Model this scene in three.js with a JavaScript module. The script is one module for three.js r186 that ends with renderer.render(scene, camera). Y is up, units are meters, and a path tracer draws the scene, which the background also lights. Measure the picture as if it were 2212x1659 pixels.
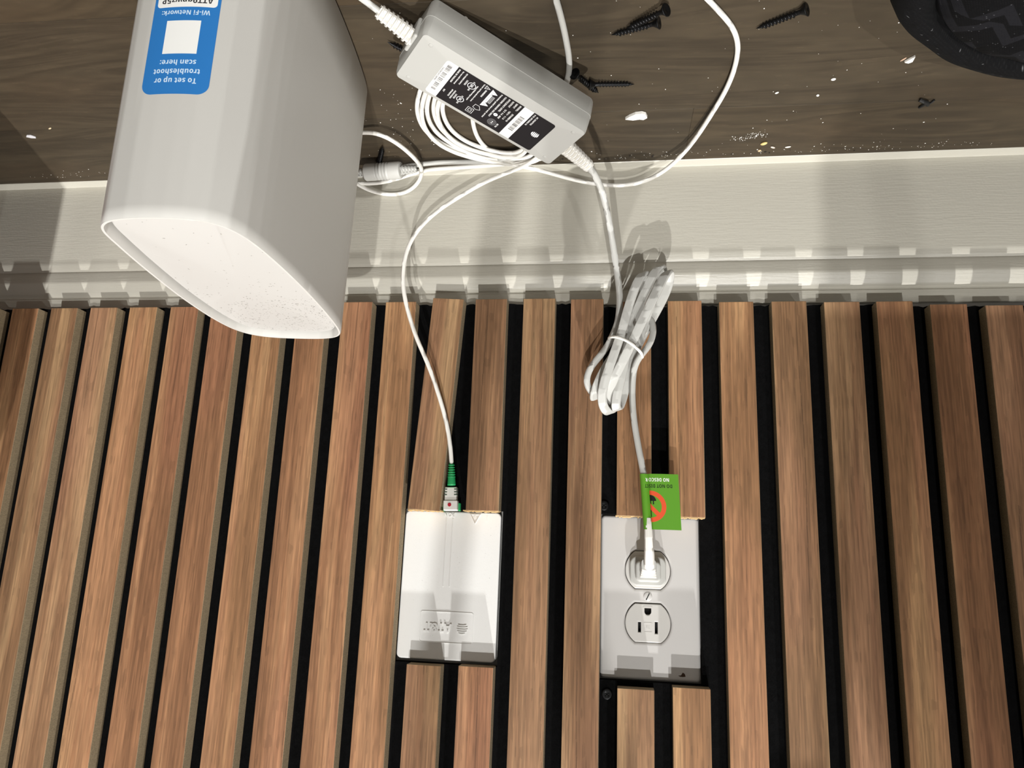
import * as THREE from 'three';
import { RoundedBoxGeometry } from 'three/addons/geometries/RoundedBoxGeometry.js';
import { mergeGeometries, mergeVertices, toCreasedNormals } from 'three/addons/utils/BufferGeometryUtils.js';
import { FontLoader } from 'three/addons/loaders/FontLoader.js';
import { TextGeometry } from 'three/addons/geometries/TextGeometry.js';

// ---------------------------------------------------------------- camera, light, exposure
// Metres, y up. The slat fronts lie in the plane z = 0, the room is at z > 0. The phone was held upside down.
const scene = new THREE.Scene();
const camera = new THREE.PerspectiveCamera(53.07, 2212 / 1659, 0.02, 20);
camera.position.set(-0.0842, 0.343, 0.609);
camera.up.set(0.00526, -0.97332, 0.22938);
camera.lookAt(-0.0842 + 0.14421, 0.343 - 0.22773, 0.609 - 0.96299);
scene.background = new THREE.Color(0x000000);
const renderer = new THREE.WebGLRenderer();
renderer.toneMapping = THREE.LinearToneMapping;
renderer.toneMappingExposure = 0.95;
renderer.shadowMap.enabled = true;
const CEIL = 2.6;
// recessed ceiling lamps: [x, z, candela, radius in metres]
const LAMPS = [
  [-0.43, 0.544, 18.5, 0.024],
  [-0.12, 1.77, 16, 0.013],
  [-0.52, 3.15, 30, 0.024],
  [-1.9, 3.15, 8, 0.024],
];
const LAMP_COLOR = new THREE.Color(1.0, 0.995, 0.975);

// ---------------------------------------------------------------- helpers
const S = 0.001;
const V = (x, y, z) => new THREE.Vector3(x * S, y * S, z * S);        // millimetres
function rng(seed) { let s = seed | 0; return () => { s = (s + 0x6d2b79f5) | 0; let t = Math.imul(s ^ (s >>> 15), 1 | s); t = (t + Math.imul(t ^ (t >>> 7), 61 | t)) ^ t; return ((t ^ (t >>> 14)) >>> 0) / 4294967296; }; }
const used = new Map();
function numbered(n) { const k = used.get(n) || 0; used.set(n, k + 1); return k ? n + '_' + String(k).padStart(3, '0') : n; }
function shade(o) { o.traverse((c) => { if (c.isMesh) { c.castShadow = true; c.receiveShadow = true; } }); return o; }
function thing(name, label, category, group) {
  const o = new THREE.Group(); o.name = numbered(name); scene.add(o);
  o.userData = { label, category }; if (group) o.userData.group = group;
  return o;
}
function part(parent, name, geo, mat, label) {
  const m = new THREE.Mesh(Array.isArray(geo) ? merge(geo) : geo, mat); m.name = name; m.castShadow = m.receiveShadow = true;
  if (label) m.userData.label = label;
  parent.add(m); return m;
}
function struct(name, geo, mat) { const m = new THREE.Mesh(Array.isArray(geo) ? merge(geo) : geo, mat); m.name = name; m.userData.kind = 'structure'; m.castShadow = m.receiveShadow = true; scene.add(m); return m; }
function solo(name, geo, mat, label, category, group) {
  const m = new THREE.Mesh(Array.isArray(geo) ? merge(geo) : geo, mat); m.name = numbered(name); m.castShadow = m.receiveShadow = true;
  m.userData = { label, category }; if (group) m.userData.group = group; scene.add(m); return m;
}
function merge(list) {
  return mergeGeometries(list.map((g) => { g = g.index ? g.toNonIndexed() : g; for (const k of Object.keys(g.attributes)) if (!['position', 'normal', 'uv'].includes(k)) g.deleteAttribute(k); if (!g.attributes.uv) g.setAttribute('uv', new THREE.BufferAttribute(new Float32Array(g.attributes.position.count * 2), 2)); return g; }));
}
// box between two corners in millimetres, edges rounded by r
function bx(x0, y0, z0, x1, y1, z1, r = 0, seg = 2) {
  const w = Math.abs(x1 - x0) * S, h = Math.abs(y1 - y0) * S, d = Math.abs(z1 - z0) * S;
  const g = r ? new RoundedBoxGeometry(w, h, d, seg, r * S) : new THREE.BoxGeometry(w, h, d);
  return g.translate((x0 + x1) / 2 * S, (y0 + y1) / 2 * S, (z0 + z1) / 2 * S);
}
function roundRect(w, h, r, cx = 0, cy = 0) {
  const s = new THREE.Shape(), x = cx - w / 2, y = cy - h / 2;
  s.moveTo(x + r, y); s.lineTo(x + w - r, y); s.absarc(x + w - r, y + r, r, -Math.PI / 2, 0); s.lineTo(x + w, y + h - r); s.absarc(x + w - r, y + h - r, r, 0, Math.PI / 2);
  s.lineTo(x + r, y + h); s.absarc(x + r, y + h - r, r, Math.PI / 2, Math.PI); s.lineTo(x, y + r); s.absarc(x + r, y + r, r, Math.PI, Math.PI * 1.5); return s;
}
const ext = (shape, depth, bevel = 0, bt = bevel, seg = 2) => new THREE.ExtrudeGeometry(shape, { depth, bevelEnabled: bevel > 0, bevelSize: bevel, bevelThickness: bt, bevelOffset: -bevel, bevelSegments: seg, curveSegments: 20 });
const mmScale = (g) => g.scale(S, S, S);
// closed rings of points -> skin; caps close the ends
function loft(rings, capA = true, capB = true, crease = 0.6, closed = true) {
  const n = rings[0].length, pos = [], uv = [], idx = [];
  rings.forEach((r, i) => r.forEach((p, j) => { pos.push(p[0] * S, p[1] * S, p[2] * S); uv.push(j / n, i / (rings.length - 1)); }));
  const m = closed ? n : n - 1;
  for (let i = 0; i + 1 < rings.length; i++) for (let j = 0; j < m; j++) { const a = i * n + j, b = i * n + (j + 1) % n, c = a + n, d = b + n; idx.push(a, b, d, a, d, c); }
  const cap = (i, flip) => {
    const r = rings[i], c = r.reduce((t, p) => [t[0] + p[0] / n, t[1] + p[1] / n, t[2] + p[2] / n], [0, 0, 0]); const k = pos.length / 3;
    pos.push(c[0] * S, c[1] * S, c[2] * S); uv.push(0.5, 0.5);
    for (let j = 0; j < n; j++) { const a = i * n + j, b = i * n + (j + 1) % n; flip ? idx.push(k, b, a) : idx.push(k, a, b); }
  };
  if (capA) cap(0, true); if (capB) cap(rings.length - 1, false);
  let g = new THREE.BufferGeometry(); g.setAttribute('position', new THREE.Float32BufferAttribute(pos, 3)); g.setAttribute('uv', new THREE.Float32BufferAttribute(uv, 2)); g.setIndex(idx);
  g.computeVertexNormals(); return crease ? toCreasedNormals(g, crease) : g;
}
// cable along points (mm): half widths rx (along wide) and ry; wide keeps the flat side of a flat cord in one direction
function sweep(points, rx, ry = rx, wide = null, { n = 14, per = 9, scaleAt = null, closed = false } = {}) {
  const curve = new THREE.CatmullRomCurve3(points.map((p) => new THREE.Vector3(...p)), closed, 'centripetal');
  const count = points.length * per, rings = []; let up = wide ? new THREE.Vector3(...wide).normalize() : null, P = curve.getSpacedPoints(count);
  if (closed) P.pop();
  const K = P.length, at = (i) => (closed ? (i + K) % K : Math.max(0, Math.min(K - 1, i)));
  for (let k = 0; k < (points.length > 6 ? 26 : 4); k++) P = P.map((p, i) => (!closed && (i === 0 || i === K - 1) ? p : p.clone().multiplyScalar(0.5).addScaledVector(P[at(i - 1)], 0.25).addScaledVector(P[at(i + 1)], 0.25)));
  for (let i = 0; i < K + (closed ? 1 : 0); i++) {
    const t = i / (K - 1), p = P[at(i)], T = P[at(i + 1)].clone().sub(P[at(i - 1)]).normalize();
    if (!up) up = Math.abs(T.y) < 0.9 ? new THREE.Vector3(0, 1, 0) : new THREE.Vector3(1, 0, 0);
    const src = wide ? new THREE.Vector3(...wide) : up;
    const A = src.clone().addScaledVector(T, -src.dot(T)).normalize(); if (!wide && !closed) up = A.clone();
    const B = new THREE.Vector3().crossVectors(T, A), k = scaleAt ? scaleAt(t) : 1, ring = [];
    for (let j = 0; j < n; j++) { const a = j / n * Math.PI * 2; let c = Math.cos(a), s = Math.sin(a); if (rx !== ry) { c = Math.sign(c) * Math.abs(c) ** 0.55; s = Math.sign(s) * Math.abs(s) ** 0.55; } const q = p.clone().addScaledVector(A, c * rx * k).addScaledVector(B, s * ry * k); ring.push([q.x, q.y, q.z]); }
    rings.push(ring);
  }
  return loft(rings, !closed, !closed, 0.9);
}
// surface of revolution along y, profile [[r, y], ...] in mm
const lathe = (prof, n = 32) => new THREE.LatheGeometry(prof.map(([r, y]) => new THREE.Vector2(r * S, y * S)), n);

// ---------------------------------------------------------------- textures
function lattice(seed, px, py) { const r = rng(seed), a = new Float32Array(px * py); for (let i = 0; i < a.length; i++) a[i] = r(); return (x, y) => { x = ((x % px) + px) % px; y = ((y % py) + py) % py; const i = Math.floor(x), j = Math.floor(y), fx = x - i, fy = y - j, u = fx * fx * (3 - 2 * fx), v = fy * fy * (3 - 2 * fy), i1 = (i + 1) % px, j1 = (j + 1) % py; return (a[j * px + i] * (1 - u) + a[j * px + i1] * u) * (1 - v) + (a[j1 * px + i] * (1 - u) + a[j1 * px + i1] * u) * v; }; }
function dataTex(w, h, fn, srgb = true) {
  const d = new Uint8Array(w * h * 4);
  for (let y = 0; y < h; y++) for (let x = 0; x < w; x++) { const c = fn(x / w, y / h, x, y), k = (y * w + x) * 4; d[k] = Math.max(0, Math.min(255, c[0])); d[k + 1] = Math.max(0, Math.min(255, c[1])); d[k + 2] = Math.max(0, Math.min(255, c[2])); d[k + 3] = 255; }
  const t = new THREE.DataTexture(d, w, h); t.wrapS = t.wrapT = THREE.RepeatWrapping; t.magFilter = THREE.LinearFilter; t.minFilter = THREE.LinearMipmapLinearFilter; t.generateMipmaps = true; if (srgb) t.colorSpace = THREE.SRGBColorSpace; t.needsUpdate = true; return t;
}
function canvasTex(w, h, draw, srgb = true) { const c = document.createElement('canvas'); c.width = w; c.height = h; const g = c.getContext('2d'); draw(g, w, h); const t = new THREE.CanvasTexture(c); if (srgb) t.colorSpace = THREE.SRGBColorSpace; t.anisotropy = 8; return t; }
const mix = (a, b, t) => a.map((v, i) => v + (b[i] - v) * t);
const sm = (a, b, x) => { const t = Math.max(0, Math.min(1, (x - a) / (b - a))); return t * t * (3 - 2 * t); };
const MAT = (o) => new THREE.MeshPhysicalMaterial(o);

// walnut veneer: u across the grain, v along it; one tile is 0.32 m x 0.80 m
const woodTex = (() => {
  const n1 = lattice(11, 6, 3), n2 = lattice(12, 26, 4), n3 = lattice(13, 90, 8), n4 = lattice(14, 320, 24), n5 = lattice(15, 512, 90), n6 = lattice(16, 10, 9), n7 = lattice(17, 256, 60), n8 = lattice(18, 14, 5);
  const dark = [128, 95, 69], mid = [160, 122, 90], tan = [184, 147, 110], red = [158, 113, 88];
  return dataTex(1024, 2048, (u, v) => {
    const w = (n1(u * 6, v * 3) - 0.5) * 0.05 + (n6(u * 10, v * 9) - 0.5) * 0.012, uu = u + w;
    const b1 = n2(uu * 26, v * 4), b2 = n3(uu * 90, v * 8), f = n4((u + w * 0.3) * 320, v * 24), g = n5(u * 512, v * 90), h = n8(uu * 14, v * 5);
    let t = 0.5 * b1 + 0.3 * b2 + 0.2 * h; t = sm(0.3, 0.7, t);
    let c = t < 0.5 ? mix(dark, mid, 0.35 + t * 1.3) : mix(mid, tan, (t - 0.5) * 1.7);
    c = mix(c, red, sm(0.5, 0.8, h) * 0.45);
    const line = Math.abs(((uu * 13) % 1) - 0.5) < 0.012 && n1(u * 6 + 3, v * 3) > 0.55 ? 0.8 : 1;   // odd dark vein
    const pore = n7(u * 256, v * 60) > 0.8 ? 0.93 : 1;
    const k = (0.85 + 0.22 * f + 0.12 * (g - 0.5)) * pore * line;
    return [c[0] * k, c[1] * k, c[2] * k];
  });
})();
// grey-brown stained oak boards: u along the grain (1.2 m), v across (0.3 m)
const floorTex = (() => {
  const n1 = lattice(21, 8, 10), n2 = lattice(22, 14, 60), n3 = lattice(23, 40, 200), n4 = lattice(24, 160, 256), n5 = lattice(25, 10, 7), n6 = lattice(26, 90, 90);
  const a = [57, 49, 38], b = [68, 59, 46], c2 = [66, 55, 42];
  return dataTex(2048, 1024, (u, v) => {
    const w = (n1(u * 8, v * 10) - 0.5) * 0.16, vv = v + w;
    const t = 0.45 * n2(u * 14, vv * 60) + 0.3 * n3(u * 40, vv * 200) + 0.25 * n5(u * 10, v * 7);
    let c = mix(a, b, sm(0.28, 0.72, t)); c = mix(c, c2, sm(0.5, 0.85, n5(u * 10 + 4, v * 7 + 2)) * 0.6);
    const scratch = n4(u * 160, v * 256) > 0.86 ? 1.06 : 1, k = (0.95 + 0.1 * n6(u * 90, v * 90)) * scratch;
    return [c[0] * k, c[1] * k, c[2] * k];
  });
})();
const brushBump = (() => { const n1 = lattice(31, 12, 190), n2 = lattice(32, 34, 460), n3 = lattice(33, 120, 120); return dataTex(1024, 1024, (u, v) => { const w = (n3(u * 6, v * 6) - 0.5) * 0.008, t = 0.55 * n1(u * 12, (v + w) * 190) + 0.3 * n2(u * 34, (v + w) * 460) + 0.3 * n3(u * 120, v * 120); const g = 255 * t * 0.9; return [g, g, g]; }, false); })();
const grainBump = (() => { const n1 = lattice(41, 256, 256), n2 = lattice(42, 90, 90); return dataTex(512, 512, (u, v) => { const g = 255 * (0.6 * n1(u * 256, v * 256) + 0.4 * n2(u * 90, v * 90)); return [g, g, g]; }, false); })();
const feltTex = (() => { const n1 = lattice(51, 300, 300), n2 = lattice(52, 40, 40); return dataTex(512, 512, (u, v) => { const g = 5 + 9 * n1(u * 300, v * 300) + 4 * n2(u * 40, v * 40); return [g, g, g * 1.03]; }); })();
const mdfTex = (() => { const n1 = lattice(61, 40, 300), n2 = lattice(62, 120, 120); return dataTex(512, 512, (u, v) => { const k = 0.84 + 0.2 * n1(u * 40, v * 300) + 0.1 * n2(u * 120, v * 120); return [146 * k, 128 * k, 100 * k]; }); })();
// plastic with settled dust specks and hairs; fibres are drawn, not shaded
function dusty(base, seed, count, w = 1024, h = 1024, region = null, tone = [120, 118, 112], strong = 0) {
  const t = canvasTex(w, h, (g) => {
    g.fillStyle = `rgb(${base})`; g.fillRect(0, 0, w, h); const r = rng(seed);
    for (let i = 0; i < count; i++) {
      let x = r() * w, y = r() * h; if (region && !region(x / w, y / h, r())) continue;
      const a = 0.12 + strong + 0.4 * r() * r(); g.strokeStyle = `rgba(${tone},${a})`; g.lineWidth = 0.7 + strong * 2 + r() * 1.5; g.beginPath(); g.moveTo(x, y); const an = r() * 6.28, l = 1 + r() * r() * 9; g.quadraticCurveTo(x + Math.cos(an) * l * 0.5 + r() * 3, y + Math.sin(an) * l * 0.5, x + Math.cos(an) * l, y + Math.sin(an) * l); g.stroke();
    }
  }); t.wrapS = t.wrapT = THREE.RepeatWrapping; return t;
}

// ---------------------------------------------------------------- materials
const M = {};
M.wood = [[1, 1, 1], [1.02, 0.93, 0.89], [0.93, 0.95, 0.92], [1.1, 1.06, 0.98]].map((c) => MAT({ map: woodTex, color: new THREE.Color(...c.map((v) => v * 0.96)), roughness: 0.62, bumpMap: woodTex, bumpScale: 0.00012, specularIntensity: 0.5 }));
M.mdf = MAT({ map: mdfTex, roughness: 0.85 });
M.felt = MAT({ map: feltTex, roughness: 1, specularIntensity: 0.15 });
M.paint = MAT({ color: 0xbebaae, roughness: 0.38, bumpMap: brushBump, bumpScale: 0.00011 });
M.wallPaint = MAT({ color: 0xacaaa6, roughness: 0.85 });
M.floor = [[1, 1, 1], [0.93, 0.95, 0.97], [1.05, 1.02, 0.97]].map((c) => MAT({ map: floorTex, color: new THREE.Color(...c), roughness: 0.55, bumpMap: floorTex, bumpScale: 0.00015, specularIntensity: 0.5 }));
M.router = MAT({ color: 0xc3c1bc, roughness: 0.48 });
M.cable = MAT({ color: 0xe4e1da, roughness: 0.42 });
M.cord = MAT({ color: 0xbab9b4, roughness: 0.45 });
M.brick = MAT({ color: 0xacaba6, roughness: 0.6 });
M.plate = MAT({ color: 0xcac7c4, roughness: 0.32 });
M.receptacle = MAT({ color: 0xcbc8c3, roughness: 0.35 });
M.hole = MAT({ color: 0x0b0b0b, roughness: 0.9 });
M.screw = MAT({ color: 0x1b1b1c, roughness: 0.38, metalness: 0.75 });
M.steel = MAT({ color: 0xb9b6af, roughness: 0.35, metalness: 0.5 });
M.green = MAT({ color: 0x1f9a58, roughness: 0.5 });
M.red = MAT({ color: 0xb3122a, roughness: 0.5 });
M.chip = MAT({ color: 0xeeebe4, roughness: 0.8 });
M.torn = MAT({ color: 0xc9a878, roughness: 0.95 });

// ---------------------------------------------------------------- room shell
const RX = 2900, RZ = 4600, WALLZ = -21.5;
struct('wall_back', bx(-RX, 0, WALLZ - 100, RX, CEIL * 1000, WALLZ), M.wallPaint);
struct('wall_left', bx(-RX - 100, 0, WALLZ - 100, -RX, CEIL * 1000, RZ + 100), M.wallPaint);
struct('wall_right', bx(RX, 0, WALLZ - 100, RX + 100, CEIL * 1000, RZ + 100), M.wallPaint);
struct('wall_front', bx(-RX, 0, RZ, RX, CEIL * 1000, RZ + 100), M.wallPaint);
struct('ceiling', bx(-RX - 100, CEIL * 1000, WALLZ - 100, RX + 100, CEIL * 1000 + 100, RZ + 100), MAT({ color: 0xb5b3af, roughness: 0.9 }));
// floor: a slab, and boards that run along the wall with bevelled edges
{
  const far = 5 * 127 + 77;
  const fl = struct('floor', [bx(-RX - 100, -60, WALLZ - 100, RX + 100, -12, RZ + 100), bx(-RX, -12, far + 40, RX, 0, RZ)], M.floor[0]);
  const uvf = fl.geometry.attributes.uv, pf = fl.geometry.attributes.position; for (let i = 0; i < uvf.count; i++) uvf.setXY(i, pf.getX(i) / 1.2, pf.getZ(i) / 0.3);
  const r = rng(5), turn = 0.0229;
  for (let k = -1; k < 6; k++) {
    const z0 = 77 + (k - 1) * 127, joints = [-RX - 300];
    let x = k === 0 ? -134 - 1830 : -RX + r() * 900; while (x < RX) { if (x > -RX) joints.push(x); x += 1830; } joints.push(RX + 300);
    for (let j = 0; j + 1 < joints.length; j++) {
      const g = new RoundedBoxGeometry((joints[j + 1] - joints[j]) * S, 0.012, 0.1268, 1, 0.0003); g.translate((joints[j] + joints[j + 1]) / 2 * S, -0.006, (z0 + 63.5) * S);
      const p = g.attributes.position, uv = g.attributes.uv, ou = r(), ov = r(); for (let i = 0; i < uv.count; i++) uv.setXY(i, p.getX(i) / 1.2 + ou, p.getZ(i) / 0.3 + ov);
      g.rotateY(-turn); const pl = part(fl, 'plank', g, M.floor[Math.floor(r() * 3)]); pl.name = 'plank_' + String(fl.children.length).padStart(3, '0');
    }
  }
}
// painted baseboard: flat board, ledge, bead and top fillet, with a thin caulked strip on the floor
{
  const prof = [[-21.5, 0], [-1.8, 0], [-2.2, 0.5], [-5, 0.7], [-9.8, 0.8], [-11.5, 1.4], [-11.5, 80], [-11.8, 83], [-12.8, 86], [-14.4, 88.6], [-17, 90.4]];
  for (let i = 0; i <= 12; i++) { const a = (-34 + i * 92 / 12) * Math.PI / 180; prof.push([-27.6 + 16.6 * Math.cos(a), 98 + 16.6 * Math.sin(a)]); }
  prof.push([-18.4, 113.5], [-17.2, 114.6], [-17.4, 117], [-18.6, 124.6], [-21.5, 125.2]);
  const nx = 60, pos = [], uv = [], idx = []; let run = 0; const lens = prof.map((p, i) => (i ? (run += Math.hypot(p[0] - prof[i - 1][0], p[1] - prof[i - 1][1])) : 0));
  for (let i = 0; i < prof.length; i++) for (let j = 0; j <= nx; j++) { const x = -RX + 2 * RX * j / nx; pos.push(x * S, prof[i][1] * S, prof[i][0] * S); uv.push(x / 170, lens[i] / 170); }
  for (let i = 0; i + 1 < prof.length; i++) for (let j = 0; j < nx; j++) { const a = i * (nx + 1) + j, b = a + 1, c = a + nx + 1, d = c + 1; idx.push(a, b, d, a, d, c); }
  let g = new THREE.BufferGeometry(); g.setAttribute('position', new THREE.Float32BufferAttribute(pos, 3)); g.setAttribute('uv', new THREE.Float32BufferAttribute(uv, 2)); g.setIndex(idx); g.computeVertexNormals();
  struct('baseboard_back', toCreasedNormals(g, 0.5), M.paint);
}

// ---------------------------------------------------------------- slat wall panel
const panel = thing('slat_wall_panel', 'walnut slat panel on black felt covering the whole wall above the white baseboard', 'wall panel');
{
  const TOP = 2560, felt = new THREE.Shape(); felt.moveTo(-640, 125.5);
  const fr = rng(77); for (let x = -630; x <= 640; x += 3.2) felt.lineTo(x, (x < -60 ? 129 - (x > -300 ? 0.6 : -1.5) : 125) + fr() * 1.4);
  felt.lineTo(640, TOP); felt.lineTo(-640, TOP); felt.closePath();
  const hole = (x0, y0, x1, y1) => { const h = new THREE.Path(); h.moveTo(x0, y0); h.lineTo(x1, y0); h.lineTo(x1, y1); h.lineTo(x0, y1); h.closePath(); felt.holes.push(h); };
  hole(12, 301.5, 95, 421); hole(-143, 301.5, -66.7, 425.5);
  const g = mmScale(ext(felt, 9)); g.translate(0, 0, -0.0212); const uv = g.attributes.uv, p = g.attributes.position; for (let i = 0; i < uv.count; i++) uv.setXY(i, p.getX(i) / 0.12, p.getY(i) / 0.12);
  part(panel, 'felt_backing', g, M.felt);
  const r = rng(3); let n = 0;
  const side = new THREE.MeshPhysicalMaterial({ map: mdfTex, roughness: 0.85 });
  function slat(xc, y0, y1, tilt = 0, px = xc) {
    const w = 26.9, h = y1 - y0, gg = new RoundedBoxGeometry(w * S, h * S, 0.012, 1, 0.0004);
    const pos = gg.attributes.position, nor = gg.attributes.normal, u = gg.attributes.uv, ou = r() * 3, ov = r() * 3, flip = r() < 0.5 ? -1 : 1;
    const a = [], b = []; const front = [], back = [];
    for (let i = 0; i < pos.count; i += 3) {
      const isFront = nor.getZ(i) > 0.8 || nor.getZ(i + 1) > 0.8 && nor.getZ(i + 2) > 0.5;
      for (let k = i; k < i + 3; k++) {
        if (isFront) u.setXY(k, pos.getX(k) * flip / 0.32 + ou, (pos.getY(k) + (y0 + h / 2) * S) / 0.8 + ov);
        else u.setXY(k, (pos.getX(k) + pos.getZ(k)) / 0.05 + ou, pos.getY(k) / 0.09 + ov);
        (isFront ? front : back).push(k);
      }
    }
    const index = front.concat(back); gg.setIndex(index); gg.clearGroups(); gg.addGroup(0, front.length, 0); gg.addGroup(front.length, back.length, 1);
    const m = new THREE.Mesh(gg, [M.wood[Math.floor(r() * 4)], M.mdf]); m.castShadow = m.receiveShadow = true;
    m.name = n ? 'slat_' + String(n).padStart(3, '0') : 'slat'; n++;
    m.position.set(xc * S, (y0 + y1) / 2 * S, -0.006); m.rotation.z = tilt; panel.add(m); return m;
  }
  const end = (i) => (i < 6 ? 129.1 : i < 9 ? 126.3 : i === 9 ? 126.6 : i < 12 ? 125 : i === 12 ? 125 : i === 13 ? 125.9 : i < 16 ? 128.3 : i < 18 ? 129.6 : i < 20 ? 130.5 : i === 20 ? 133.3 : 134.5);
  const shift = { 3: 0.8, 4: 0.6, 5: 1.0, 8: -1.0, 17: -1.0, 18: -1.2, 19: -0.6 };
  for (let i = -3; i < 26; i++) {
    const xc = -((i - 12) * 40 + 13.5) + (shift[i] || 0);
    if (i === 10) { slat(70 - 0.2, 124, 303.6, -3.2 * Math.PI / 180); slat(67, 421, TOP); continue; }
    if (i === 11) { slat(27.3, 125, 302.6, 0.2 * Math.PI / 180); slat(26.3, 420, TOP); continue; }
    if (i === 14) { slat(-92.3, 128.5, 303.3); slat(-93.8, 429, TOP); continue; }
    if (i === 15) { slat(-132.8, 128.3, 303); slat(-134, 426, TOP); continue; }
    slat(xc, end(i), TOP);
  }
  // raw torn fibre along the sawn slat ends over the two plates
  const tr = rng(9); const fr2 = [];
  for (const [x0, x1, y] of [[60.5, 87, 303.4], [14, 41.5, 302.7], [-105.5, -79, 303.4], [-146, -119.5, 303]]) for (let x = x0; x < x1; x += 1.3) fr2.push(bx(x, y - 0.4, -11 + tr() * 4, x + 1.4, y + 0.2 + tr() * 0.9, -0.3, 0.2, 1));
  part(panel, 'torn_edge', fr2, M.torn, 'pale torn wood fibre on the sawn slat ends');
  for (const [x, y] of [[-72.6, 435.4], [-68.9, 295]]) {
    const s = lathe([[0, 0], [3.6, 0.2], [4.1, 1.0], [3.4, 1.7], [1.2, 1.4], [0, 0.7]], 24).rotateX(Math.PI / 2);
    const cr = [bx(-2.2, -0.45, 1.0, 2.2, 0.45, 1.75), bx(-0.45, -2.2, 1.0, 0.45, 2.2, 1.75)];
    const m = part(panel, 'screw_head', s, M.screw); m.position.set(x * S, y * S, -0.0122); part(m, 'cross_slot', cr, M.hole); if (x > -70) m.name = 'screw_head_001';
  }
}

// ---------------------------------------------------------------- fibre terminal on the wall
const font = await new FontLoader().loadAsync('fonts/droid/droid_sans_bold.typeface.json');
function text3(s, size, depth) { const g = new TextGeometry(s, { font, size: size * S, depth: depth * S, curveSegments: 4, bevelEnabled: false }); g.computeBoundingBox(); const b = g.boundingBox; return g.translate(-(b.min.x + b.max.x) / 2, -(b.min.y + b.max.y) / 2, 0); }
function globe(r, depth) {   // striped ball emblem: curved bars clipped by a circle
  const list = [];
  for (const [y, h, x0] of [[0.78, 0.15, -0.5], [0.45, 0.2, -0.82], [0.1, 0.22, -0.95], [-0.28, 0.2, -0.9], [-0.62, 0.16, -0.66]]) {
    const s = new THREE.Shape(), N = 14, w = Math.sqrt(1 - y * y) * 0.98, top = [], bot = [];
    for (let i = 0; i <= N; i++) { const t = i / N, x = x0 * 0.98 + (w - x0 * 0.98) * t, th = h * Math.sin(Math.PI * (0.12 + 0.83 * t)) * (0.45 + 0.55 * t), c = y + 0.13 * Math.sin(Math.PI * t) - 0.06; const lim = Math.sqrt(Math.max(0, 1 - x * x)); top.push([x, Math.min(lim, c + th / 2)]); bot.push([x, Math.max(-lim, c - th / 2)]); }
    s.moveTo(top[0][0] * r, top[0][1] * r); top.slice(1).forEach((p) => s.lineTo(p[0] * r, p[1] * r)); bot.reverse().forEach((p) => s.lineTo(p[0] * r, p[1] * r)); s.closePath();
    list.push(mmScale(ext(s, depth)));
  }
  return merge(list);
}
function frameShape(w, h, r, t) { const s = roundRect(w, h, r); s.holes.push(roundRect(w - 2 * t, h - 2 * t, Math.max(0.2, r - t))); return s; }
{
  const T = thing('fiber_terminal_box', 'white plastic fibre terminal box with embossed letters set between the cut slats', 'wall box');
  T.position.copy(V(53.4, 360.7, -21)); const m = MAT({ map: dusty('233,232,229', 91, 260, 1024, 1024, null, [110, 106, 98]), roughness: 0.42, bumpMap: grainBump, bumpScale: 0.00003 });
  const hg = ext(roundRect(79.4, 115.4, 4), 6.4, 1.1, 1.1, 3); mmScale(hg); const u = hg.attributes.uv, p = hg.attributes.position; for (let i = 0; i < u.count; i++) u.setXY(i, p.getX(i) / 0.12 + 0.5, p.getY(i) / 0.12 + 0.5);
  part(T, 'housing', hg, m);
  const z = 0.0075;
  part(T, 'ridge', [bx(-1.2 + 0.4, -52, 7.4, 0.4, 2, 7.75, 0.15, 1), bx(4.3, -57, 7.4, 5.5, 2, 7.75, 0.15, 1)], m);
  part(T, 'embossed_frame', mmScale(ext(frameShape(43, 24, 2, 0.6), 0.5)).translate(0.0005, 0.033, 0.0074), m);
  part(T, 'embossed_letters', text3('AT&T', 6.6, 0.9).translate(0.0075, 0.0335, 0.0074), m);
  part(T, 'embossed_emblem', globe(4.6, 0.9).translate(-0.0125, 0.0335, 0.0074), m);
  part(T, 'port_letters', text3('PON', 3.2, 0.6).translate(0.0028, -0.0548, 0.0074), m);
  const tri = new THREE.Shape(); tri.moveTo(-4.6, -4); tri.lineTo(4.6, -4); tri.lineTo(0, 4.4); tri.closePath(); const th = new THREE.Path(); th.moveTo(-3.5, -3.4); th.lineTo(3.5, -3.4); th.lineTo(0, 3.2); th.closePath(); tri.holes.push(th);
  part(T, 'warning_triangle', [mmScale(ext(tri, 0.7)).translate(-0.0185, -0.052, 0.0074), mmScale(new THREE.CylinderGeometry(1.2, 1.2, 0.4, 16).rotateX(Math.PI / 2)).translate(-0.0185, -0.0537, 0.0076), bx(-28.6, -54.5, 7.4, -28.1, -50.5, 7.7)], m);
}

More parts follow.
